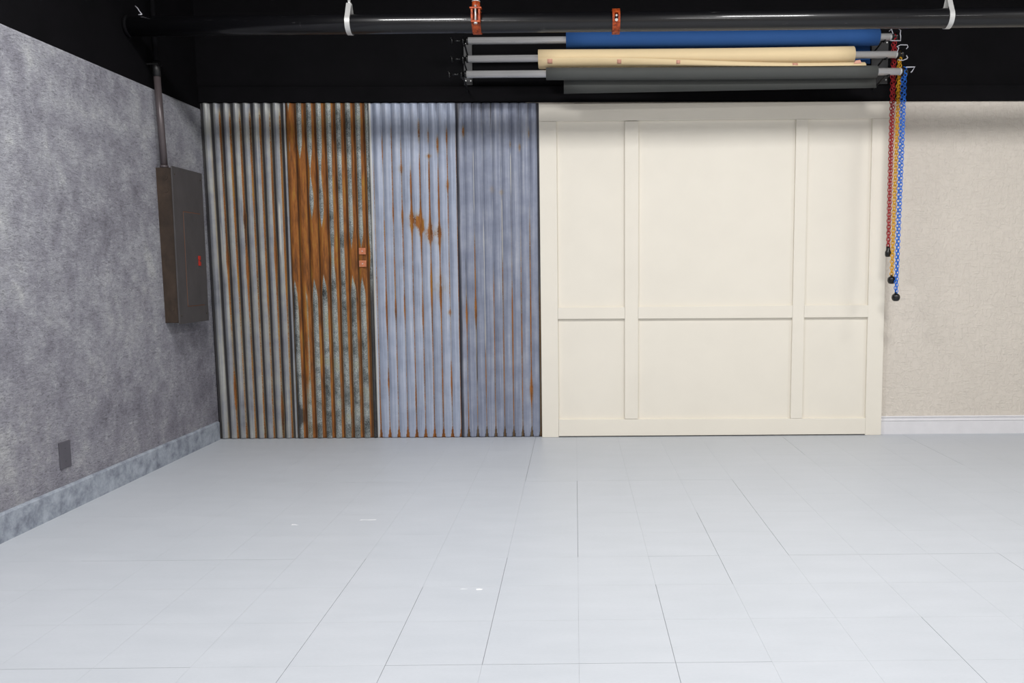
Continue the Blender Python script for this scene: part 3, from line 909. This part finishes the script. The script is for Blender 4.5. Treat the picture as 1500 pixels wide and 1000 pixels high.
# wire guards round the sprockets
def guard(b, g, kind):
    X, z, y = b['xr'] + 0.052, b['zr'], b['y']
    mb = MB()
    if kind == 0:
        P = [(X - 0.068, y - 0.03, z + 0.028), (X - 0.058, y - 0.045, z + 0.040), (X - 0.048, y - 0.05, z + 0.006)]
        mb.tube(P, 0.0032, 6)
        P = [(X - 0.066, y - 0.045, z - 0.036), (X - 0.05, y - 0.052, z - 0.040), (X + 0.004, y - 0.052, z - 0.040), (X + 0.004, y - 0.052, z - 0.01), (X + 0.001, y - 0.05, z + 0.006), (X + 0.006, y - 0.045, z + 0.03), (X + 0.006, y - 0.01, z + 0.05)]
    elif kind == 1:
        P = [(X - 0.06, y - 0.05, z + 0.0), (X - 0.05, y - 0.052, z + 0.030), (X - 0.062, y - 0.05, z + 0.038), (X - 0.04, y - 0.052, z + 0.050), (X + 0.008, y - 0.052, z + 0.050), (X + 0.014, y - 0.05, z + 0.036), (X + 0.002, y - 0.05, z + 0.024)]
        mb.tube(P, 0.0032, 6)
        P = [(X - 0.052, y - 0.05, z - 0.048), (X - 0.02, y - 0.052, z - 0.053), (X + 0.008, y - 0.052, z - 0.042), (X + 0.014, y - 0.05, z - 0.034), (X + 0.004, y - 0.05, z - 0.018)]
    else:
        P = [(X - 0.03, y - 0.05, z + 0.016), (X + 0.03, y - 0.052, z + 0.017), (X + 0.010, y - 0.052, z - 0.014), (X + 0.004, y - 0.05, z - 0.018)]
    mb.tube(P, 0.0035 if kind < 2 else 0.0045, 6)
    mb.build('chain_guard', M['wireg'], g)


for k, (b, g) in enumerate(zip(ROLL, (g1, g2, g3))): guard(b, g, k)

# ------------------------------------------------------------------ pull chains
def link_mesh(mb, c, t, side, L, W, r):
    """one oval chain link centred at c, long axis t, wide axis side"""
    n = 10; pts = []
    for k in range(n):
        a = 2 * math.pi * k / n
        u = math.cos(a); v = math.sin(a)
        pts.append(c + t * (u * L / 2) + side * (v * W / 2))
    mb.tube(pts, r, 5, closed=True)


def chain(b, zb, xb, mat, label, R, weight, X):
    y = b['y']; z = b['zr']
    h = empty('pull_chain', (xb, y, zb), label, 'chain', 'coloured pull chains at the right end of the paper rolls')
    path = []
    zbot = zb + weight['top']
    n = 60
    for k in range(n + 1):   # front strand bottom -> top
        f = k / n; spread = 0.008 + (R - 0.008) * min(1, f * 1.6)
        path.append(Vector((xb + (X - xb) * f, y - spread, zbot + (z - zbot) * f)))
    for k in range(1, 12):
        a = math.pi * k / 12
        path.append(Vector((X, y - R * math.cos(a), z + R * math.sin(a))))
    for k in range(n, -1, -1):
        f = k / n; spread = 0.008 + (R - 0.008) * min(1, f * 1.6)
        path.append(Vector((xb + (X - xb) * f + 0.0, y + spread, zbot + (z - zbot) * f)))
    # resample
    seg = [0]
    for a, c in zip(path, path[1:]): seg.append(seg[-1] + (c - a).length)
    pitch = 0.0215; N = int(seg[-1] / pitch); mb = MB(); j = 0
    for i in range(N):
        s_ = (i + 0.5) * seg[-1] / N
        while seg[j + 1] < s_: j += 1
        f = (s_ - seg[j]) / (seg[j + 1] - seg[j]); c = path[j].lerp(path[j + 1], f); t_ = (path[j + 1] - path[j]).normalized()
        s1 = Vector((1, 0, 0)); s2 = t_.cross(s1)
        a = math.radians(40 if i % 2 else 130)
        side = s1 * math.cos(a) + s2 * math.sin(a)
        link_mesh(mb, c, t_, side, 0.0285, 0.0205, 0.0028)
    o = mb.build('chain_links', mat, h); o['kind'] = 'stuff'
    # weight: lathe about z
    prof = weight['prof']
    mb = MB(); mb.tube([(xb, y, zb + pz) for pr, pz in prof], [pr for pr, pz in prof], 20)
    mb.build('weight', M['blackplastic'], h)
    if weight.get('rim'):
        mb = MB(); mb.tube([(xb, y, zb - 0.0005), (xb, y, zb + 0.003)], [0.024, 0.026], 20); mb.build('weight_rim', M['galv'], h)


ball = dict(top=0.060, rim=False, prof=[(0.010, -0.0), (0.020, 0.004), (0.0265, 0.014), (0.029, 0.027), (0.0265, 0.040), (0.020, 0.049), (0.010, 0.054), (0.008, 0.064)])
small = dict(top=0.070, rim=False, prof=[(0.010, 0.0), (0.018, 0.004), (0.021, 0.016), (0.021, 0.034), (0.016, 0.046), (0.014, 0.050), (0.014, 0.074)])
chain(ROLL[0], 1.318, 4.871, M['chred'], 'red plastic pull chain with a black weight, leftmost and shortest of the three', 0.018, small, 4.868)
chain(ROLL[1], 1.128, 4.886, M['chyel'], 'yellow plastic pull chain with a black weight, between the red and blue chains', 0.012, ball, 4.894)
chain(ROLL[2], 1.008, 4.899, M['chblue'], 'blue plastic pull chain with a round black weight, longest of the three', 0.023, ball, 4.906)
